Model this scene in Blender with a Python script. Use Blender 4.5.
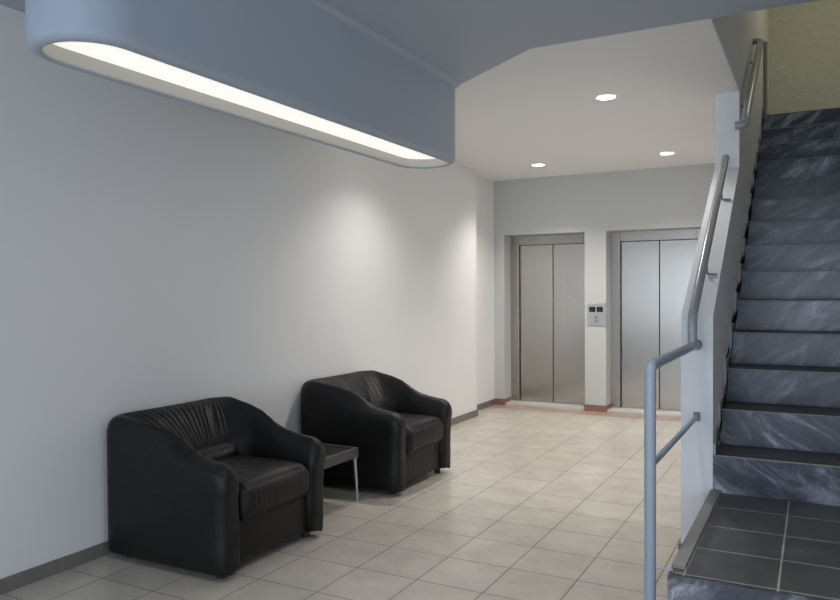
import bpy, bmesh, math, random
from mathutils import Vector, Matrix, noise
random.seed(7)
for o in list(bpy.data.objects): bpy.data.objects.remove(o, do_unlink=True)
S = bpy.context.scene
COL = S.collection

# ------------------------------------------------------------------ camera
YAW, PITCH, ROLL, FPX, PY = .4908, -.0193, -.0059, 741.37, 305.55
c_, s_ = math.cos(YAW), math.sin(YAW)
Fw = Vector((-s_*math.cos(PITCH), c_*math.cos(PITCH), math.sin(PITCH)))
R0 = Vector((c_, s_, 0)); U0 = R0.cross(Fw)
Rt = R0*math.cos(ROLL) + U0*math.sin(ROLL); Up = -R0*math.sin(ROLL) + U0*math.cos(ROLL)
cam = bpy.data.cameras.new('camera'); camo = bpy.data.objects.new('camera', cam); COL.objects.link(camo)
camo.matrix_world = Matrix(((Rt.x, Up.x, -Fw.x, 0), (Rt.y, Up.y, -Fw.y, 0), (Rt.z, Up.z, -Fw.z, 1.36), (0, 0, 0, 1)))
cam.sensor_fit = 'HORIZONTAL'; cam.sensor_width = 36; cam.lens = 36*FPX/840
cam.shift_x = 0; cam.shift_y = (PY-300)/840; cam.clip_start = .05
S.camera = camo

# ------------------------------------------------------------------ world, light, exposure
S.view_settings.view_transform = 'Standard'; S.view_settings.look = 'None'
S.view_settings.gamma = 1; S.view_settings.use_curve_mapping = False
S.view_settings.exposure = .06
w = bpy.data.worlds.new('world'); S.world = w; w.use_nodes = True
w.node_tree.nodes['Background'].inputs[0].default_value = (.55, .7, 1, 1)
w.node_tree.nodes['Background'].inputs[1].default_value = .25

def area(name, loc, direction, sx, sy, power, col):
    l = bpy.data.lights.new(name, 'AREA'); l.shape = 'RECTANGLE'; l.size = sx; l.size_y = sy
    l.energy = power; l.color = col
    o = bpy.data.objects.new(name, l); COL.objects.link(o); o.location = loc
    o.rotation_euler = Vector(direction).to_track_quat('-Z', 'Y').to_euler()
    return o
# daylight coming in through the entrance glazing behind the camera
area('daylight', (-.3, -3.62, 1.35), (0, 1, 0), 5.1, 2.3, 150, (.74, .85, 1))
# lamp of the upper stair landing
area('landing_lamp', (.4, 7.2, 5.1), (0, 0, -1), .6, .6, 8, (1, .95, .68))
DOWN_W, BOX_E = 130, .72
ANROT = 0.0

# ------------------------------------------------------------------ materials
def mat(name, col, rough=.6, metal=0, spec=.5):
    m = bpy.data.materials.new(name); m.use_nodes = True
    b = m.node_tree.nodes['Principled BSDF']
    b.inputs['Base Color'].default_value = (*col, 1); b.inputs['Roughness'].default_value = rough
    b.inputs['Metallic'].default_value = metal; b.inputs['Specular IOR Level'].default_value = spec
    return m
def nt(m): return m.node_tree.nodes, m.node_tree.links, m.node_tree.nodes['Principled BSDF']
def bump(m, scale, strength, dist=.002, detail=4, coord='Object', stretch=(1, 1, 1)):
    n, l, b = nt(m)
    tc = n.new('ShaderNodeTexCoord'); mp = n.new('ShaderNodeMapping'); mp.inputs['Scale'].default_value = stretch
    t = n.new('ShaderNodeTexNoise'); t.inputs['Scale'].default_value = scale; t.inputs['Detail'].default_value = detail
    bp = n.new('ShaderNodeBump'); bp.inputs['Strength'].default_value = strength; bp.inputs['Distance'].default_value = dist
    l.new(tc.outputs[coord], mp.inputs[0]); l.new(mp.outputs[0], t.inputs['Vector'])
    l.new(t.outputs['Fac'], bp.inputs['Height']); l.new(bp.outputs[0], b.inputs['Normal'])
    return t
def emis(name, col, e):
    m = mat(name, (.8, .8, .8)); b = m.node_tree.nodes['Principled BSDF']
    b.inputs['Emission Color'].default_value = (*col, 1); b.inputs['Emission Strength'].default_value = e
    return m
def tiles(name, c1, c2, grout, sx, sy, ox, oy, axes='XY', joint=.0035, rough=.35, mottle=.12, off=0.0, spec=.5):
    """square-laid tiles fixed to the place (world position), joints of the given width"""
    m = mat(name, c1, rough, 0, spec); n, l, b = nt(m)
    g = n.new('ShaderNodeNewGeometry'); sp = n.new('ShaderNodeSeparateXYZ'); cb = n.new('ShaderNodeCombineXYZ')
    l.new(g.outputs['Position'], sp.inputs[0])
    ma = n.new('ShaderNodeMath'); ma.operation = 'SUBTRACT'; ma.inputs[1].default_value = ox
    mb = n.new('ShaderNodeMath'); mb.operation = 'SUBTRACT'; mb.inputs[1].default_value = oy
    l.new(sp.outputs[axes[0]], ma.inputs[0]); l.new(sp.outputs[axes[1]], mb.inputs[0])
    l.new(ma.outputs[0], cb.inputs[0]); l.new(mb.outputs[0], cb.inputs[1])
    br = n.new('ShaderNodeTexBrick'); br.offset = off; br.squash = 1
    br.inputs['Scale'].default_value = 1; br.inputs['Brick Width'].default_value = sx; br.inputs['Row Height'].default_value = sy
    br.inputs['Mortar Size'].default_value = joint/2; br.inputs['Mortar Smooth'].default_value = .1; br.inputs['Bias'].default_value = 0
    br.inputs['Color1'].default_value = (*c1, 1); br.inputs['Color2'].default_value = (*c2, 1); br.inputs['Mortar'].default_value = (*grout, 1)
    l.new(cb.outputs[0], br.inputs['Vector'])
    no = n.new('ShaderNodeTexNoise'); no.inputs['Scale'].default_value = 5; no.inputs['Detail'].default_value = 6; no.inputs['Roughness'].default_value = .65
    l.new(g.outputs['Position'], no.inputs['Vector'])
    mr = n.new('ShaderNodeMapRange'); mr.inputs[1].default_value = .3; mr.inputs[2].default_value = .7
    mr.inputs[3].default_value = 1-mottle; mr.inputs[4].default_value = 1+mottle
    l.new(no.outputs['Fac'], mr.inputs[0])
    mx = n.new('ShaderNodeVectorMath'); mx.operation = 'SCALE'
    l.new(br.outputs['Color'], mx.inputs[0]); l.new(mr.outputs[0], mx.inputs['Scale']); l.new(mx.outputs[0], b.inputs['Base Color'])
    rr = n.new('ShaderNodeMapRange'); rr.inputs[3].default_value = rough; rr.inputs[4].default_value = .8
    l.new(br.outputs['Fac'], rr.inputs[0]); l.new(rr.outputs[0], b.inputs['Roughness'])
    iv = n.new('ShaderNodeMath'); iv.operation = 'SUBTRACT'; iv.inputs[0].default_value = 1; l.new(br.outputs['Fac'], iv.inputs[1])
    bp = n.new('ShaderNodeBump'); bp.inputs['Strength'].default_value = .5; bp.inputs['Distance'].default_value = .002
    l.new(iv.outputs[0], bp.inputs['Height']); l.new(bp.outputs[0], b.inputs['Normal'])
    return m
def marble(name, dark, mid, light, seed=0, ang=35):
    m = mat(name, mid, .3); n, l, b = nt(m)
    g = n.new('ShaderNodeNewGeometry'); mp = n.new('ShaderNodeMapping'); mp.inputs['Location'].default_value = (seed, seed*.7, 0)
    mp.inputs['Rotation'].default_value = (0, math.radians(ang), 0)
    m0 = mp; l.new(g.outputs['Position'], m0.inputs[0])
    mp = n.new('ShaderNodeMapping'); mp.inputs['Scale'].default_value = (.9, 1.0, 2.6); l.new(m0.outputs[0], mp.inputs[0])
    # veins run diagonally; large soft bands plus fine streaks
    n1 = n.new('ShaderNodeTexNoise'); n1.inputs['Scale'].default_value = 1.9; n1.inputs['Detail'].default_value = 9
    n1.inputs['Roughness'].default_value = .62; n1.inputs['Distortion'].default_value = 1.5
    n2 = n.new('ShaderNodeTexNoise'); n2.inputs['Scale'].default_value = 3.4; n2.inputs['Detail'].default_value = 7
    n2.inputs['Roughness'].default_value = .7; n2.inputs['Distortion'].default_value = 2.2
    l.new(mp.outputs[0], n1.inputs['Vector']); l.new(mp.outputs[0], n2.inputs['Vector'])
    r1 = n.new('ShaderNodeValToRGB'); e = r1.color_ramp.elements
    e[0].position = .38; e[0].color = (*dark, 1); e[1].position = .66; e[1].color = (*light, 1)
    k = r1.color_ramp.elements.new(.52); k.color = (*mid, 1)
    r2 = n.new('ShaderNodeValToRGB'); e = r2.color_ramp.elements
    e[0].position = .42; e[0].color = (.75, .75, .75, 1); e[1].position = .60; e[1].color = (1.5, 1.5, 1.5, 1)
    k = r2.color_ramp.elements.new(.475); k.color = (.95, .95, .95, 1)
    k = r2.color_ramp.elements.new(.495); k.color = (.42, .42, .44, 1); k = r2.color_ramp.elements.new(.515); k.color = (1, 1, 1, 1)
    l.new(n1.outputs['Fac'], r1.inputs[0]); l.new(n2.outputs['Fac'], r2.inputs[0])
    mx = n.new('ShaderNodeVectorMath'); mx.operation = 'MULTIPLY'
    l.new(r1.outputs[0], mx.inputs[0]); l.new(r2.outputs[0], mx.inputs[1]); l.new(mx.outputs[0], b.inputs['Base Color'])
    return m
def steel(name, col, rough=.28, vertical=True):
    m = mat(name, col, rough, 1.0); n, l, b = nt(m)
    tc = n.new('ShaderNodeTexCoord'); mp = n.new('ShaderNodeMapping'); mp.inputs['Scale'].default_value = (6, 6, .3)
    t = n.new('ShaderNodeTexNoise'); t.inputs['Scale'].default_value = 3; t.inputs['Detail'].default_value = 4
    l.new(tc.outputs['Object'], mp.inputs[0]); l.new(mp.outputs[0], t.inputs['Vector'])
    mr = n.new('ShaderNodeMapRange'); mr.inputs[1].default_value = .3; mr.inputs[2].default_value = .7
    mr.inputs[3].default_value = rough-.004; mr.inputs[4].default_value = rough+.004
    l.new(t.outputs['Fac'], mr.inputs[0]); l.new(mr.outputs[0], b.inputs['Roughness'])
    return m

WHITE = mat('white_wall_paint', (.84, .835, .825), .7); bump(WHITE, 220, .12, .001)
CEILW = mat('white_ceiling_paint', (.88, .875, .865), .8)
GREYC = mat('grey_blue_paint', (.40, .455, .53), .55)
LIFTW = mat('light_grey_wall_paint', (.56, .57, .56), .7); bump(LIFTW, 220, .1, .001)
RAILWALL = mat('stair_wall_paint', (.80, .80, .81), .55); bump(RAILWALL, 90, .12, .001)
STUCCO = mat('stucco_cream', (.60, .59, .50), .85); bump(STUCCO, 14, .8, .02, 7)
OLIVE = mat('stair_upper_paint', (.62, .61, .52), .7)
FLOOR = tiles('floor_tile', (.52, .480, .415), (.482, .446, .386), (.17, .15, .125), .3354, .3354, -.9845, 3.3867, joint=.0065, rough=.27, mottle=.10)
BASEB = tiles('baseboard_tile', (.20, .187, .168), (.18, .168, .152), (.30, .29, .27), .335, .5, 0, -.2, 'YZ', .004, .4, .15)
BASEX = tiles('baseboard_tile_cross', (.20, .187, .168), (.18, .168, .152), (.30, .29, .27), .335, .5, 0, -.2, 'XZ', .004, .4, .15)
SLATE = tiles('stair_tread_tile', (.060, .062, .066), (.048, .050, .053), (.30, .29, .265), .3015, .3085, -.4110, 3.0565, joint=.008, rough=.42, mottle=.25)
TREAD = tiles('stair_tread_slab', (.050, .049, .047), (.043, .042, .041), (.13, .125, .115), .3015, 40, -.4110, -10, joint=.004, rough=.45, mottle=.25)
CURB = mat('curb_tile', (.22, .218, .20), .5); bump(CURB, 40, .3, .002)
TRIMT = tiles('stair_skirting_tile', (.19, .185, .165), (.165, .16, .145), (.3, .29, .27), .289, 40, 3.932, -10, 'YZ', .003, .5, .2)
MC = ((.034, .041, .056), (.072, .084, .110), (.27, .29, .325))
MARBLE = marble('blue_grey_marble', *MC)
MARBLES = [marble('blue_grey_marble_slab', *MC, seed=k*3.7, ang=a) for k, a in enumerate((-36, -30, 32, 38, 30, 24))]
TERRA = mat('terracotta_tile', (.27, .15, .105), .5); bump(TERRA, 30, .2)
TERRAF = tiles('terracotta_floor_tile', (.44, .31, .235), (.41, .285, .21), (.3, .25, .2), .3354, .5, -.9845, 7.98, joint=.004, rough=.3)
SILL = mat('pale_marble_sill', (.62, .60, .57), .35)
STEEL = steel('brushed_steel', (.47, .445, .405), .27)
for _m in (STEEL,):
    _b = _m.node_tree.nodes['Principled BSDF']; _b.inputs['Anisotropic'].default_value = .75
    _t = _m.node_tree.nodes.new('ShaderNodeTangent'); _t.direction_type = 'RADIAL'; _t.axis = 'Z'
    _m.node_tree.links.new(_t.outputs[0], _b.inputs['Tangent']); _b.inputs['Anisotropic Rotation'].default_value = ANROT
STEELF = steel('brushed_steel_frame', (.47, .44, .40), .32)
RAILP = mat('grey_blue_gloss_paint', (.27, .32, .39), .28)
RAILG = mat('grey_gloss_paint', (.33, .34, .35), .25)
BRACK = mat('bracket_grey', (.22, .23, .24), .4)
DARKM = mat('dark_gap', (.02, .02, .02), .8)
BLACKG = mat('black_display', (.006, .006, .006), .15)
GLYPH = mat('display_symbol', (.07, .075, .075), .4)
PLATE = steel('call_plate_metal', (.60, .60, .58), .38)
BTN = mat('call_button', (.42, .42, .41), .3, .6)
TTOP = mat('table_grey', (.075, .075, .073), .45)
TIN = mat('table_dark_inset', (.035, .034, .034), .35)
TLEG = mat('table_leg_aluminium', (.55, .56, .57), .3, .8)
PLAST = mat('black_plastic', (.012, .012, .012), .5)
RING = mat('white_lamp_ring', (.8, .8, .78), .5)
SLOTW = mat('white_slot_lining', (.50, .495, .46), .6)
FRAME = mat('window_frame_grey', (.2, .21, .22), .5)
def leather():
    m = mat('black_leather', (.0070, .0068, .0066), .40, 0, .32); n, l, b = nt(m)
    tc = n.new('ShaderNodeTexCoord')
    v = n.new('ShaderNodeTexVoronoi'); v.inputs['Scale'].default_value = 230
    a = n.new('ShaderNodeTexNoise'); a.inputs['Scale'].default_value = 11; a.inputs['Detail'].default_value = 5
    l.new(tc.outputs['Object'], v.inputs['Vector']); l.new(tc.outputs['Object'], a.inputs['Vector'])
    b1 = n.new('ShaderNodeBump'); b1.inputs['Strength'].default_value = .25; b1.inputs['Distance'].default_value = .0012
    b2 = n.new('ShaderNodeBump'); b2.inputs['Strength'].default_value = .45; b2.inputs['Distance'].default_value = .010
    l.new(v.outputs['Distance'], b1.inputs['Height']); l.new(a.outputs['Fac'], b2.inputs['Height'])
    l.new(b2.outputs[0], b1.inputs['Normal']); l.new(b1.outputs[0], b.inputs['Normal'])
    mr = n.new('ShaderNodeMapRange'); mr.inputs[1].default_value = .3; mr.inputs[2].default_value = .7; mr.inputs[3].default_value = .38; mr.inputs[4].default_value = .52
    l.new(a.outputs['Fac'], mr.inputs[0]); l.new(mr.outputs[0], b.inputs['Roughness'])
    return m
LEATHER = leather()

# ------------------------------------------------------------------ helpers
def finish(name, bm, m, parent=None, smooth=False, angle=None, origin=None):
    """link a bmesh written in world coordinates as one mesh object; children are stored relative to their parent"""
    bmesh.ops.recalc_face_normals(bm, faces=bm.faces[:])
    off = Vector((0, 0, 0)); p = parent
    while p: off += p.location; p = p.parent
    if origin is not None and not parent: off = Vector(origin)
    if origin is not None and parent:
        loc = Vector(origin) - off; off = Vector(origin)
    else: loc = Vector(origin) if origin is not None else Vector((0, 0, 0))
    bmesh.ops.translate(bm, verts=bm.verts[:], vec=-off)
    me = bpy.data.meshes.new(name); bm.to_mesh(me); bm.free(); me.materials.append(m)
    if smooth:
        for f in me.polygons: f.use_smooth = True
        if angle:
            try: me.set_sharp_from_angle(angle=math.radians(angle))
            except Exception: pass
    o = bpy.data.objects.new(name, me); COL.objects.link(o); o.location = loc
    if parent: o.parent = parent
    return o
def struct(o, label=None):
    o['kind'] = 'structure'
    if label: o['label'] = label
    return o
def thing(name, label, cat, loc=(0, 0, 0), group=None):
    o = bpy.data.objects.new(name, None); COL.objects.link(o); o.location = loc; o.empty_display_size = .1
    o['label'] = label; o['category'] = cat
    if group: o['group'] = group
    return o
def tag(o, label, cat, group=None):
    o['label'] = label; o['category'] = cat
    if group: o['group'] = group
    return o
def box(bm, x0, x1, y0, y1, z0, z1, bev=0, seg=2):
    r = bmesh.ops.create_cube(bm, size=1)['verts']
    for v in r: v.co = Vector(((x0+x1)/2+v.co.x*(x1-x0), (y0+y1)/2+v.co.y*(y1-y0), (z0+z1)/2+v.co.z*(z1-z0)))
    if bev:
        es = list({e for v in r for e in v.link_edges})
        bmesh.ops.bevel(bm, geom=es, offset=bev, segments=seg, affect='EDGES', profile=.5)
    return bm
def BX(*a, **k): return box(bmesh.new(), *a, **k)
def prism(bm, pts, axis, a, b, bev=0):
    """polygon extruded along an axis; pts are the two remaining coordinates in xyz order"""
    def mk(p, t):
        return {'X': (t, p[0], p[1]), 'Y': (p[0], t, p[1]), 'Z': (p[0], p[1], t)}[axis]
    A = [bm.verts.new(mk(p, a)) for p in pts]; B = [bm.verts.new(mk(p, b)) for p in pts]
    bm.faces.new(A); bm.faces.new(B[::-1]); n = len(pts)
    for i in range(n): bm.faces.new((A[i], B[i], B[(i+1) % n], A[(i+1) % n]))
    if bev: bmesh.ops.bevel(bm, geom=bm.edges[:], offset=bev, segments=2, affect='EDGES', profile=.5)
    return bm
def fillet(pts, r, n=6):
    P = [Vector(p) for p in pts]; out = [P[0]]
    for i in range(1, len(P)-1):
        a, b, c = P[i-1], P[i], P[i+1]
        u = (a-b).normalized(); v = (c-b).normalized()
        rr = min(r, (a-b).length*.48, (c-b).length*.48)
        p0, p1 = b+u*rr, b+v*rr
        for k in range(n+1):
            t = k/n; out.append(p0*(1-t)**2 + b*2*t*(1-t) + p1*t*t)
    out.append(P[-1]); return out
def tube(bm, pts, r, seg=20, cap=True, r2=None):
    P = [Vector(p) for p in pts]; rings = []
    t0 = (P[1]-P[0]).normalized(); ref = Vector((0, 0, 1)) if abs(t0.z) < .9 else Vector((1, 0, 0))
    nrm = (ref - t0*ref.dot(t0)).normalized()
    for i, p in enumerate(P):
        t = (P[min(i+1, len(P)-1)]-P[max(i-1, 0)]).normalized()
        nrm = (nrm - t*nrm.dot(t)).normalized(); bn = t.cross(nrm)
        rad = r if r2 is None else r+(r2-r)*i/(len(P)-1)
        rings.append([bm.verts.new(p + nrm*rad*math.cos(2*math.pi*k/seg) + bn*rad*math.sin(2*math.pi*k/seg)) for k in range(seg)])
    for a, b in zip(rings, rings[1:]):
        for k in range(seg): bm.faces.new((a[k], a[(k+1) % seg], b[(k+1) % seg], b[k]))
    if cap: bm.faces.new(rings[0][::-1]); bm.faces.new(rings[-1])
    return bm
def grid(bm, G, closed_u=False, closed_v=False):
    V = [[bm.verts.new(p) for p in row] for row in G]
    nu, nv = len(V), len(V[0])
    for i in range(nu if closed_u else nu-1):
        for j in range(nv if closed_v else nv-1):
            bm.faces.new((V[i][j], V[(i+1) % nu][j], V[(i+1) % nu][(j+1) % nv], V[i][(j+1) % nv]))
    return V
def ncyl(bm, c, r, z0, z1, seg=24, r1=None):
    return tube(bm, [(c[0], c[1], z0), (c[0], c[1], z1)], r, seg, True, r1)

# ------------------------------------------------------------------ measurements (metres)
WL, WR2, D, ZC = -3.253, -3.390, 8.226, 2.665      # left wall, its recessed end, lift wall, ceiling
XS, XP = -.4513, -.603                             # two faces of the stair wall
Y1, TR, RI, HP = 3.932, .289, .1888, .349          # first riser, tread, riser, platform height
YB = -3.5; XR = 1.0; XRR = 2.6; N = 14
YTOP = Y1+(N-1)*TR; ZTOP = HP+N*RI; YSB = 8.68; ZUP = 5.3

# ------------------------------------------------------------------ setting
struct(finish('floor', BX(WL-.3, XRR+.2, YB-.2, D+.6, -.15, 0), FLOOR), 'beige square floor tiles of the lobby with thin darker joints')
struct(finish('wall_left', BX(WL-.25, WL, YB-.2, 7.385, 0, ZC), WHITE), 'long white wall behind the two armchairs')
struct(finish('wall_left_recess', BX(WR2-.12, WR2, 7.385, D, 0, ZC), WHITE), 'short set-back white wall between the long wall and the elevators')
E1, E2, ZE = (-3.263, -2.295), (-2.055, -1.068), 2.016
bm = bmesh.new()
for x0, x1, z0, z1 in ((WR2-.12, E1[0], 0, ZE), (E1[1], E2[0], 0, ZE), (E2[1], XP, 0, ZE), (WR2-.12, XP, ZE, ZC)):
    box(bm, x0, x1, D, D+.30, z0, z1)
bmesh.ops.remove_doubles(bm, verts=bm.verts[:], dist=.0001)
struct(finish('wall_elevators', bm, LIFTW), 'light grey wall holding the two elevator openings')
struct(finish('wall_elevator_shaft', BX(WR2-.12, XP, D+.34, D+.6, 0, ZC), DARKM))
# stair wall: parapet, column and the upper stairwell wall in one piece
pf = [(Y1, 0), (YSB+.2, 0), (YSB+.2, ZUP), (3.85, ZUP), (3.85, ZC+.002), (5.33, ZC+.002), (5.33, 2.172), (Y1, 1.228)]
struct(finish('wall_stair', prism(bmesh.new(), pf, 'X', XP, XS), RAILWALL), 'white sloping stair parapet rising into a full height wall')
struct(finish('wall_stairwell_back', BX(XP, XR+.2, YSB, YSB+.2, 0, ZUP), STUCCO), 'rough cream plaster wall at the head of the stairs')
struct(finish('wall_right_stairs', BX(XR, XR+.2, 2.55, YSB+.2, 0, ZUP), WHITE))
struct(finish('wall_right_return', BX(XR+.2, XRR+.2, 2.55, 2.75, 0, ZUP), WHITE))
struct(finish('wall_right', BX(XRR, XRR+.2, YB-.2, 2.55, 0, ZUP), WHITE))
# entrance wall behind the camera with a wide glazed opening
bm = bmesh.new()
for x0, x1, z0, z1 in ((WL-.25, -2.9, 0, ZC), (2.4, XRR+.2, 0, ZC), (-2.9, 2.4, 2.5, ZC), (-2.9, 2.4, 0, .15)):
    box(bm, x0, x1, YB-.2, YB, z0, z1)
struct(finish('wall_entrance', bm, WHITE))
bm = bmesh.new()
for x in (-2.9, -1.58, -.26, 1.06, 2.34): box(bm, x, x+.06, YB-.13, YB-.07, .15, 2.5)
for z in (.15, 2.44): box(bm, -2.9, 2.4, YB-.13, YB-.07, z, z+.06)
struct(finish('window_1', bm, FRAME))

YE = 3.835
XC = XS-.006
edge = [(XC, YE), (-1.363, YE), (-2.045, 4.32), (-2.10, 4.41), (WL, 4.41)]
near = [(WL-.25, YB-.2), (XRR+.2, YB-.2), (XRR+.2, 2.75), (XR, 2.75), (XR, YE)] + edge + [(WL-.25, 4.41)]
far = [(WL-.25, 4.41)] + edge[::-1] + [(XC, 5.33), (XP, 5.33), (XP, D+.6), (WL-.25, D+.6)]
struct(finish('ceiling_near', prism(bmesh.new(), near, 'Z', ZC, ZC+.3), GREYC), 'grey-blue painted ceiling section with a diagonal corner')
struct(finish('ceiling_far', prism(bmesh.new(), far, 'Z', ZC, ZC+.3), CEILW), 'white ceiling in front of the elevators')
struct(finish('ceiling_stairwell', BX(XP, XRR+.2, YB, YSB+.2, ZUP, ZUP+.1), OLIVE))

# baseboards
BH, BT = .069, .011
struct(finish('baseboard_left', BX(WL, WL+BT, YB, 7.385, 0, BH, bev=.0015), BASEB), 'grey tile baseboard along the long white wall')
struct(finish('baseboard_corner', BX(WR2+BT, WL+BT, 7.385, 7.385+BT, 0, BH), BASEX))
struct(finish('baseboard_recess', BX(WR2, WR2+BT, 7.385, D, 0, BH, bev=.0015), BASEB), 'grey tile baseboard of the short set-back wall')
struct(finish('baseboard_parapet', prism(bmesh.new(), [(XP-BT, Y1-BT), (XS, Y1-BT), (XS, Y1), (XP, Y1), (XP, D), (XP-BT, D)], 'Z', 0, BH), BASEX), 'grey tile baseboard round the foot of the stair parapet')
for nm, x0, x1, wrapL, wrapR in (('baseboard_elevator_left', WR2+BT, E1[0], 0, 1), ('baseboard_elevator_middle', E1[1], E2[0], 1, 1), ('baseboard_elevator_right', E2[1], XP-BT, 1, 0)):
    bm = bmesh.new(); box(bm, x0-(BT if wrapL else 0), x1+(BT if wrapR else 0), D-BT, D, 0, .075)
    if wrapL: box(bm, x0-BT, x0, D, D+.18, .031, .075)
    if wrapR: box(bm, x1, x1+BT, D, D+.18, .031, .075)
    struct(finish(nm, bm, TERRA), 'terracotta tile base of the elevator wall')
struct(finish('trim_1', BX(WR2+BT, XP-BT, 7.985, D-BT, -.01, .002), TERRAF), 'strip of terracotta floor tiles in front of the elevators')

# ------------------------------------------------------------------ elevators
def elevator(x0, x1, label):
    t = thing('elevator', label, 'elevator', ((x0+x1)/2, D+.22, 0), 'steel elevators in the grey wall')
    yf, g = D+.215, .02
    finish('sill', BX(x0, x1, D+.002, D+.30, 0, .03, bev=.003), SILL, t)
    # frame: two jambs; header above the leaves
    fw = .105
    finish('frame', BX(x0+.001, x0+fw, yf, yf+.1, .03, ZE-.001, bev=.002), STEELF, t)
    finish('frame', BX(x1-.045, x1-.001, yf, yf+.1, .03, ZE-.001, bev=.002), STEELF, t)
    h = finish('header', BX(x0+fw, x1-.045, yf, yf+.1, ZE-.108, ZE-.001, bev=.002), STEELF, t)
    finish('seam', BX(x0+fw-.002, x0+fw+.002, yf-.001, yf+.002, ZE-.108, ZE-.001), DARKM, h)
    finish('seam', BX(x1-.075, x1-.071, yf-.001, yf+.002, ZE-.108, ZE-.001), DARKM, h)
    a, b = x0+fw, x1-.045; mid = (a+b)/2+.004
    finish('door_leaf', BX(a+.008, mid-.003, yf+.03, yf+.06, .034, ZE-.112, bev=.003), STEEL, t)
    finish('door_leaf', BX(mid+.003, b-.004, yf+.042, yf+.072, .034, ZE-.112, bev=.003), STEEL, t)
    finish('door_gap', BX(a, b, yf+.075, yf+.095, .031, ZE-.108), DARKM, t)
    finish('door_track', BX(a, b, yf+.02, yf+.075, .030, .0335), STEELF, t)
    return t
elevator(*E1, 'elevator with brushed steel doors on the left, nearest the white wall')
elevator(*E2, 'elevator with brushed steel doors on the right, partly behind the stair handrail')

# call panel between the lifts
cx = -2.160; yp = D
t = thing('elevator_call_panel', 'steel elevator call panel with two black displays on the grey pier', 'call panel', (cx, D, .96))
finish('plate', BX(cx-.104, cx+.104, yp-.006, yp-.0002, .96, 1.212, bev=.002), PLATE, t)
for dx in (-.048, .036):
    d = finish('display', BX(cx+dx-.034, cx+dx+.034, yp-.009, yp-.005, 1.117, 1.173), BLACKG, t)
    bm = bmesh.new()
    prism(bm, [(cx+dx-.012, 1.136), (cx+dx+.012, 1.136), (cx+dx, 1.158)], 'Y', yp-.0105, yp-.0088)
    box(bm, cx+dx-.012, cx+dx+.012, yp-.0105, yp-.0088, 1.129, 1.133)
    finish('symbol', bm, GLYPH, d)
for z in (1.058, 1.014):
    b = finish('button', tube(bmesh.new(), [(cx-.006, yp-.005, z), (cx-.006, yp-.011, z)], .017, 24), BTN, t)
    s = 1 if z > 1.03 else -1
    finish('symbol', prism(bmesh.new(), [(cx-.015, z-.005*s), (cx+.003, z-.005*s), (cx-.006, z+.008*s)], 'Y', yp-.0122, yp-.0108), FRAME, b)

# ------------------------------------------------------------------ lamp box under the grey ceiling
def stadium(x0, x1, y0, y1, z, inset=0, n=14):
    x0 += inset; x1 -= inset; y0 += inset; y1 -= inset
    r = (x1-x0)/2; cx = (x0+x1)/2; out = []
    for k in range(n+1):
        a = math.pi*k/n; out.append(Vector((cx+r*math.cos(a), y1-r+r*math.sin(a), z)))
    for k in range(n+1):
        a = math.pi+math.pi*k/n; out.append(Vector((cx+r*math.cos(a), y0+r+r*math.sin(a), z)))
    return out
BX0, BX1, BY0, BY1, BZ = -2.405, -1.995, 1.52, 4.37, 2.164
lb = thing('ceiling_light_box', 'long grey-blue ceiling light box with a glowing rounded slot underneath', 'ceiling light', ((BX0+BX1)/2, (BY0+BY1)/2, ZC))
rows = []
for ins, z in [(-.03, ZC-.001), (-.016, ZC-.006), (-.005, ZC-.016), (0, ZC-.03), (0, BZ+.035), (.0027, BZ+.0217), (.0103, BZ+.0103), (.0217, BZ+.0027), (.035, BZ), (.040, BZ), (.046, BZ+.002), (.050, BZ+.009)]:
    rows.append(stadium(BX0, BX1, BY0, BY1, z, ins))
bm = bmesh.new(); grid(bm, rows, closed_v=True)
finish('housing', bm, GREYC, lb, smooth=True, angle=60)
bm = bmesh.new(); rows = [stadium(BX0, BX1, BY0, BY1, z, i) for i, z in ((.050, BZ+.009), (.051, BZ+.062))]
grid(bm, rows, closed_v=True); finish('slot_lining', bm, SLOTW, lb, smooth=True, angle=60)
bm = bmesh.new(); bm.faces.new([bm.verts.new(p) for p in stadium(BX0, BX1, BY0, BY1, BZ+.058, .0505)])
bm.faces.ensure_lookup_table(); bmesh.ops.extrude_face_region(bm, geom=bm.faces[:])
for v in list(bm.verts)[len(bm.verts)//2:]: v.co.z += .004
finish('diffuser', bm, emis('lamp_diffuser', (1, .975, .90), BOX_E), lb)

lb.rotation_euler.z = .0070; lb.location.x += .010
# ------------------------------------------------------------------ downlights
def downlight(x, y, label, k=1.0):
    t = thing('downlight', label, 'downlight', (x, y, ZC), 'round recessed downlights in the white ceiling')
    bm = bmesh.new(); R = []
    for r, z in ((.074, ZC-.0005), (.073, ZC-.003), (.062, ZC-.004), (.060, ZC-.001)):
        R.append([Vector((x+r*math.cos(2*math.pi*k/40), y+r*math.sin(2*math.pi*k/40), z)) for k in range(40)])
    grid(bm, R, closed_v=True); finish('ring', bm, RING, t, smooth=True)
    finish('lens', ncyl(bmesh.new(), (x, y), .061, ZC-.0025, ZC-.0005, 40), emis('downlight_lens', (1, .97, .92), 22), t)
    l = bpy.data.lights.new('downlight_lamp', 'SPOT'); l.energy = DOWN_W*k; l.color = (1, .965, .93); l.spot_size = math.radians(122); l.spot_blend = 1
    l.shadow_soft_size = .06
    o = bpy.data.objects.new('downlight_lamp', l); COL.objects.link(o); o.parent = t; o.location = (0, 0, -.012)
downlight(-1.258, 5.04, 'largest and nearest round downlight in the white ceiling')
downlight(-2.552, 7.40, 'far left round downlight, above the left elevator')
downlight(-1.265, 7.39, 'far right round downlight, above the right elevator')
downlight(-2.552, 5.04, 'round downlight hidden behind the grey-blue light box', .68)
downlight(.35, 1.25, 'added unseen round downlight in the grey-blue ceiling near the foot of the stairs', .8)  # added lamp out of view, brightens the platform and lower steps
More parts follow.
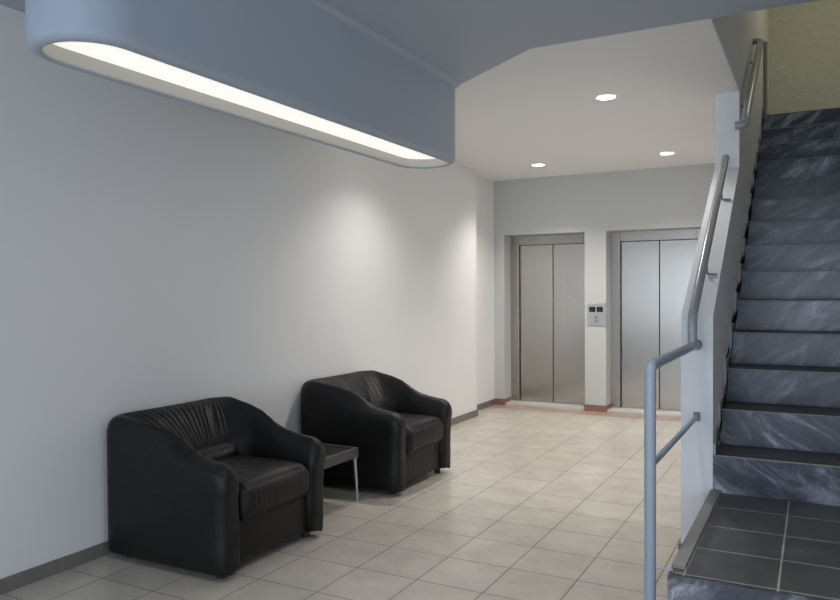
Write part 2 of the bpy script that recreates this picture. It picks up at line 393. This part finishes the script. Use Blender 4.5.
downlight(-.75, 1.75, 'added unseen round downlight in the grey-blue ceiling over the open floor near the entrance', .8)  # unseen extra lamp, put in to light the foreground floor

# ------------------------------------------------------------------ staircase
st = thing('staircase', 'straight staircase of veined blue-grey marble risers and dark tiled treads', 'staircase', (XS, 2.74, 0))
XE = XR-.002
YP = 2.738
finish('platform', BX(XS+.001, XE, YP+.004, Y1+.001, 0, HP, bev=.0), SLATE, st)
finish('platform_front', BX(XS-.002, XE, YP-.016, YP+.004, 0, HP-.004, bev=.0015), MARBLE, st)
finish('platform_side', BX(XS-.012, XS+.001, YP-.016, Y1-.012, 0, HP-.004), MARBLE, st)
finish('step', BX(XS, XE, YP-.31, YP-.017, 0, .17), SLATE, st)
finish('curb', BX(XS-.009, XS+.040, YP+.055, Y1-.002, HP-.004, HP+.016, bev=.003), CURB, st)
TEDGE = mat('tread_cut_edge', (.24, .24, .235), .6)
for n in range(N):
    y = Y1+n*TR; z = HP+n*RI
    finish('riser', BX(XS+.001, XE, y, y+.02, z+.0005, z+RI-.0075, bev=.0008), MARBLES[(0, 1, 2, 3, 4, 3, 2, 5, 4, 2, 3, 5, 2, 4)[n]], st)
    y2 = y+TR if n < N-1 else YSB-.024
    tr = finish('tread', BX(XS+.001, XE, y-.003, y2+.0195, z+RI-.007, z+RI, bev=.001), TREAD, st)
    tr.data.materials.append(TEDGE)
    for p_ in tr.data.polygons:
        if p_.normal.y < -.5: p_.material_index = 1
    bm = BX(XS+.0125, XE, y+.021, y2+.019, z-.1 if n else 0, z+RI-.008); finish('core', bm, CURB, st)
# stepped skirting on the stair wall
h, ld = .052, .072
pts = [(Y1+.004, HP+RI)]
for n in range(2, N+1):
    y = Y1+(n-1)*TR; z = HP+n*RI; zb = z-RI          # riser n, tread top z
    pts += [(y-TR+.012, zb+h), (y-ld-.012, zb+h), (y-ld, zb+h+.012)] + ([(y-ld, z+h-.012)] if n < N else [])
pts += [(YTOP-ld, ZTOP+h), (YSB-.002, ZTOP+h), (YSB-.002, ZTOP-.05)]
low = []
for n in range(N, 0, -1):
    y = Y1+(n-1)*TR; z = HP+n*RI
    low += [(y+.03, z-.03)]
bm = prism(bmesh.new(), pts+low, 'X', XS+.0003, XS+.012)
t2 = struct(finish('trim_2', bm, TRIMT), 'stepped dark tile skirting between the parapet and the stairs')

t2.data.materials.append(mat('skirting_lit_edge', (.42, .41, .36), .7))      # cut tile edges, colour made paler for the daylight they catch
for p_ in t2.data.polygons:
    if abs(p_.normal.x) < .5: p_.material_index = 1
# ------------------------------------------------------------------ handrails
XH = (XS+XP)/2
hr = thing('handrail', 'grey-blue tubular handrail with a floor post in front of the stair parapet', 'handrail', (XH, 2.745, 0))
yp_ = 2.745
zr = lambda y: 1.334+.672*(y-Y1)
finish('post', tube(bmesh.new(), fillet([(XH, yp_, .002), (XH, yp_, 1.086), (XH, Y1-.14, 1.086)], .035, 8), .0205, 24), RAILP, hr, True, 60)
sl = [(XH, 3.775, 1.098), (XH, 3.775, zr(3.775)), (XH, 5.26, zr(5.26))]
finish('sloping_rail', tube(bmesh.new(), fillet(sl, .05, 8), .0225, 24), RAILG, hr, True, 60)
finish('joint', tube(bmesh.new(), fillet([(XH, 3.78, 1.11), (XH, 3.80, 1.083), (XH, Y1-.008, 1.083)], .02, 5), .0205, 24), RAILG, hr, True, 60)
finish('wall_flange', tube(bmesh.new(), [(XH, Y1-.009, 1.083), (XH, Y1-.0003, 1.083)], .027, 24), BRACK, hr, True, 50)
finish('lower_rail', tube(bmesh.new(), [(XH, yp_+.015, .722), (XH, Y1-.008, .722)], .0125, 18), RAILP, hr, True, 60)
finish('wall_flange', BX(XH-.015, XH+.017, Y1-.012, Y1-.0003, .70, .745, bev=.003), BRACK, hr)
finish('base_rod', tube(bmesh.new(), [(XH+.015, yp_, .358), (XS+.004, yp_, .358)], .004, 10), RAILP, hr, True, 60)
finish('base_flange', ncyl(bmesh.new(), (XH, yp_), .038, 0.0005, .008, 28), RAILP, hr, True, 50)
pz = lambda y: 1.228+.675*(y-Y1)
for y in (4.23, 4.93):
    bm = tube(bmesh.new(), fillet([(XH+.006, y, zr(y)-.015), (XH+.012, y, pz(y)+.012), (XH+.06, y+.01, pz(y)+.012)], .012, 4), .006, 12)
    finish('bracket', bm, BRACK, hr, True, 60)

hu = thing('wall_handrail', 'short round handrail fixed to the upper stairwell wall above the steps', 'handrail', (-.39, 5.0, 2.3))
zu = lambda y: 2.45+.640*(y-5.10)
XU = -.393
finish('rail', tube(bmesh.new(), fillet([(XS+.002, 5.02, zu(5.02)-.02), (XU, 5.02, zu(5.02)-.02), (XU, 5.10, zu(5.10)), (XU, 6.44, zu(6.44)), (XS+.002, 6.5, zu(6.48))], .05, 6), .025, 20), RAILG, hu, True, 60)
pp = tag(finish('pipe', tube(bmesh.new(), [(-.432, 7.78, ZTOP+.001), (-.432, 7.78, 3.70)], .017, 16), BRACK, None, True, 60, (-.432, 7.78, ZTOP)), 'dark vertical pipe standing on the top stair landing beside the wall', 'pipe')
for y in (5.42, 6.2):
    finish('bracket', tube(bmesh.new(), fillet([(XS+.002, y, zu(y)-.07), (XU, y, zu(y)-.07), (XU, y, zu(y)-.012)], .02, 4), .006, 12), BRACK, hu, True, 60)

# ------------------------------------------------------------------ armchairs
def lerp_table(T, x):
    if x <= T[0][0]: return T[0][1]
    for (a, p), (b, q) in zip(T, T[1:]):
        if x <= b:
            t = (x-a)/(b-a); t = t*t*(3-2*t)*.4+t*.6; return p+(q-p)*t
    return T[-1][1]
HT = [(0, .728), (.08, .732), (.20, .716), (.30, .686), (.36, .656), (.42, .624), (.48, .600), (.54, .582), (.62, .568), (.72, .556), (.83, .540)]
def pillow(x0, x1, y0, y1, z0, z1, r, bulge=(0, 0, 0), nx=30, ny=44, nz=10, wr=None):
    """rounded cushion: a rounded box with crowned faces; wr(p, n) gives the wrinkle offset"""
    bm = bmesh.new()
    cxx, cyy, czz = (x0+x1)/2, (y0+y1)/2, (z0+z1)/2; hx, hy, hz = (x1-x0)/2, (y1-y0)/2, (z1-z0)/2
    seen = {}
    def pt(a, b, c):
        p = Vector((a*hx, b*hy, c*hz))
        q = Vector((max(-hx+r, min(hx-r, p.x)), max(-hy+r, min(hy-r, p.y)), max(-hz+r, min(hz-r, p.z))))
        d = p-q
        if d.length > 1e-9: nrm = d.normalized(); p = q+nrm*r
        else: nrm = Vector((0, 0, 1))
        p.x += bulge[0]*a*(1-b*b)*(1-c*c); p.y += bulge[1]*b*(1-a*a)*(1-c*c); p.z += bulge[2]*c*(1-a**4)*(1-b**4)
        p += Vector((cxx, cyy, czz))
        if wr: p += nrm*wr(p, a, b, c)
        return p
    def V(a, b, c):
        k = (round(a, 5), round(b, 5), round(c, 5))
        if k not in seen: seen[k] = bm.verts.new(pt(*k))
        return seen[k]
    def warp(t, n, hh):  # denser samples near the rounded rim
        u = -1+2*t/n; return math.sin(u*math.pi/2)*.6+u*.4
    A = [warp(i, nx, hx) for i in range(nx+1)]; Bv = [warp(i, ny, hy) for i in range(ny+1)]; Cv = [warp(i, nz, hz) for i in range(nz+1)]
    for L1, L2, f in ((A, Bv, lambda a, b, s: V(a, b, s)), (A, Cv, lambda a, b, s: V(a, s, b)), (Bv, Cv, lambda a, b, s: V(s, a, b))):
        for s in (-1, 1):
            for i in range(len(L1)-1):
                for j in range(len(L2)-1):
                    bm.faces.new((f(L1[i], L2[j], s), f(L1[i+1], L2[j], s), f(L1[i+1], L2[j+1], s), f(L1[i], L2[j+1], s)))
    return bm

def chair_shell():
    """U-shaped padded tub: stations run from one arm front round the back to the other arm front"""
    ya, yi, rc, ri = .415, .272, .085, .17
    nA, nB, nC = 30, 36, 64
    half = []
    fr = [.085*(1-math.cos(math.pi/2*k/12)) for k in range(13)]     # dense stations round the arm front
    Lr = .83-rc
    ts = [v/Lr for v in fr] + [(.085+(Lr-.085)*k/nA)/Lr for k in range(1, nA)]
    for t in ts: half.append(((.83-Lr*t, -ya), (.83+(.47-.83)*t, -yi), 0.0))
    for k in range(nB):                      # corner
        a = math.pi/2*k/nB
        half.append(((rc-rc*math.sin(a), -(ya-rc)-rc*math.cos(a)), (.47-ri*math.sin(a), -(yi-ri)-ri*math.cos(a)), k/nB))
    for k in range(nC+1):
        t = k/nC; half.append(((0, -(ya-rc)*(1-t)), (.30, -(yi-ri)*(1-t)), 1.0))
    full = half + [((o[0], -o[1]), (i[0], -i[1]), b) for o, i, b in half[-2::-1]]
    arm = [(0, .22), (0, .45), (0, .62), (.012, .72), (.04, .795), (.09, .86), (.16, .915), (.24, .955), (.33, .985), (.42, .998),
           (.50, .995), (.575, .965), (.65, .91), (.72, .83), (.78, .725), (.835, .60), (.88, .46), (.915, .31), (.945, .15), (.965, 0), (.985, -.25), (1, -.6)]
    back = [(0, .40), (0, .60), (0, .73), (.006, .81), (.022, .88), (.052, .935), (.095, .975), (.15, 1), (.20, .993), (.28, .968),
            (.36, .93), (.44, .88), (.52, .82), (.60, .75), (.67, .68), (.74, .605), (.80, .53), (.86, .45), (.91, .36), (.95, .22), (.98, 0), (1, -.6)]
    def cat(p0, p1, p2, p3, t):
        return .5*((2*p1)+(-p0+p2)*t+(2*p0-5*p1+4*p2-p3)*t*t+(-p0+3*p1-3*p2+p3)*t**3)
    def fine(base):
        out = []
        for i in range(len(base)-1):
            P = [base[max(i-1, 0)], base[i], base[i+1], base[min(i+2, len(base)-1)]]
            for k in range(3): out.append((cat(*[p[0] for p in P], k/3), cat(*[p[1] for p in P], k/3)))
        out.append(base[-1]); return out
    FA, FB = fine(arm), fine(back)
    low = [(0, .034), (0, .044), (0, .10), (0, .18), (0, .27)]; end = [(1.0, .20), (1.0, .05)]
    G = []; ZS = .37; arc = 0; prev = None
    for o, i, bw in full:
        O = Vector((*o, 0)); I = Vector((*i, 0)); x = o[0]; mid = (O+I)/2
        if prev is not None: arc += (O*.35+I*.65-prev).length
        prev = O*.35+I*.65
        h = lerp_table(HT, x); f = 1.0; u = 0
        if x > .745:                          # rounded arm front
            u = min(1, (x-.745)/.085); f = math.sqrt(max(0, 1-u*u)); h -= .055*(1-f)
        w = max(0, min(1, (.44-x)/.40)); w = w*w*(3-2*w)
        out = (O-I).normalized(); inn = -out
        gather = max(0, min(1, (bw-.25)/.4))
        P3 = [(sa, None, z) for sa, z in low] + [(a[0]*(1-w)+b[0]*w, a[1]*(1-w)+b[1]*w, None) for a, b in zip(FA, FB)] + [(sa, None, z) for sa, z in end]
        row = []
        for s, ze, za in P3:
            p = O.lerp(I, s); z = za if za is not None else ZS+(h-ZS)*ze
            if f < 1: p = mid.lerp(p, .34+.66*f)
            if za is not None and za < .06 and s < .5: p -= out*(.014 if za < .04 else .004)
            if ze is not None and .14 < s < .99:
                wgt = math.sin(math.pi*((s-.14)/.85)**.8)
                if gather > 0:                # gathers of the leather down the inside of the back
                    ph = arc*math.pi/.030 + .9*noise.noise(Vector((arc*11, s*2.0, 3)))
                    am = .0105*gather*max(.12, .62+.95*noise.noise(Vector((arc*21, s*2.2, 8))))
                    v = (1-abs(math.sin(ph)))**2.2
                    p += out*wgt*am*v; z -= wgt*am*v*.7
                    z -= .012*max(0, min(1, (s-.35)/.25))*wgt*math.exp(-((bw-.85)/.06)**2) if bw < 1 else 0
                z += .004*noise.noise(Vector((p.x*7, p.y*7, z*9)))
            if x > .55:                       # the roll swells over the front and side panels
                k = max(0, min(1, (z-.36)/.08)); k = k*k*(3-2*k); v = min(1, (x-.55)/.2)
                p += Vector((1, 0, 0))*.012*k*v + (out*.006*k*v if s < .3 else Vector((0, 0, 0)))
            row.append(Vector((p.x, p.y, z)))
        G.append(row)
    # round the vertical edge of the arm fronts by closing the first and last station
    bm = bmesh.new(); V = grid(bm, G)
    for row in (V[0], V[-1]):                # close the arm fronts by joining their two sides
        m = len(row)
        for j in range(m//2-1):
            bm.faces.new((row[j], row[j+1], row[m-2-j], row[m-1-j]))
        if m % 2: bm.faces.new((row[m//2-1], row[m//2], row[m//2+1]))
    # underside
    for a, b in zip(V, V[1:]): bm.faces.new((a[0], b[0], b[-1], a[-1]))
    return bm

def make_chair(label, loc):
    t = thing('armchair', label, 'armchair', (0, 0, 0), 'black leather tub armchairs against the white wall')
    finish('tub_shell', chair_shell(), LEATHER, t, True)
    def wr(p, a, b, c):
        e = 0
        if a > .2:
            e += .0028*math.sin(p.y*2*math.pi/.034+2*noise.noise(Vector((p.y*8, p.z*6, 1))))*min(1, (a-.2)*1.6)*(1 if c > -.9 else 0)*max(0, .6+noise.noise(Vector((p.y*10, p.z*4, 5))))
        return e+.003*noise.noise(p*9)
    finish('seat_cushion', pillow(.28, .838, -.270, .270, .250, .432, .055, (.012, 0, .022), wr=wr), LEATHER, t, True)
    def wl(p, a, b, c):
        return .003*math.sin(p.y*2*math.pi/.036+2*noise.noise(Vector((p.y*9, 0, 2))))*(1-b*b)
    finish('lumbar_cushion', pillow(.235, .372, -.235, .235, .385, .508, .052, (.02, 0, .01), nx=14, ny=60, nz=14, wr=wl), LEATHER, t, True)
    finish('base_panel', BX(.12, .792, -.295, .295, .052, .262, bev=.012, seg=3), LEATHER, t, True, 50)
    for x in (.12, .74):
        for y in (-.33, .33):
            finish('foot', ncyl(bmesh.new(), (x, y), .024, 0, .05, 20), PLAST, t, True, 50)
    t.location = loc
    return t
ch = make_chair('black leather tub armchair nearest the camera, in front of the low table', (-3.243, 2.982, 0))
r = ch.copy(); COL.objects.link(r); r.location = (-3.243, 4.612, 0)
r['label'] = 'black leather tub armchair farther back, between the low table and the elevators'
for c in list(ch.children):
    k = c.copy(); COL.objects.link(k); k.parent = r

# ------------------------------------------------------------------ low table between the chairs
tx1, ty1, tx0, ty0, zt, rh = -2.612, 4.03, -3.20, 3.45, .352, .066
tb = thing('side_table', 'low dark grey tray-top side table with thin metal legs between the armchairs', 'side table', ((tx0+tx1)/2, (ty0+ty1)/2, 0))
bm = bmesh.new()
def ring(x0, x1, y0, y1, z): return [Vector(p) for p in ((x0, y0, z), (x1, y0, z), (x1, y1, z), (x0, y1, z))]
rows = [ring(tx0+.012, tx1-.012, ty0+.012, ty1-.012, zt-rh), ring(tx0, tx1, ty0, ty1, zt-rh+.004), ring(tx0, tx1, ty0, ty1, zt-.002), ring(tx0+.003, tx1-.003, ty0+.003, ty1-.003, zt),
        ring(tx0+.022, tx1-.022, ty0+.022, ty1-.022, zt), ring(tx0+.026, tx1-.026, ty0+.026, ty1-.026, zt-.014)]
V = grid(bm, rows, closed_v=True); bm.faces.new(V[0])
finish('tray_rim', bm, TTOP, tb)
finish('table_top', BX(tx0+.026, tx1-.026, ty0+.026, ty1-.026, zt-.03, zt-.014), TIN, tb)
for x, y in ((tx0, ty0), (tx0, ty1), (tx1, ty0), (tx1, ty1)):
    sx = 1 if x == tx0 else -1; sy = 1 if y == ty0 else -1
    a = Vector((x+sx*.018, y+sy*.018, zt-rh+.002)); b = Vector((x+sx*.006, y+sy*.006, 0))
    lg = finish('leg', tube(bmesh.new(), [a, b], .012, 14, True, .007), TLEG, tb, True, 60)
    finish('leg_plate', BX(min(x+sx*.005, x+sx*.06), max(x+sx*.005, x+sx*.06), min(y+sy*.005, y+sy*.03), max(y+sy*.005, y+sy*.03), zt-rh-.005, zt-rh), TLEG, lg)
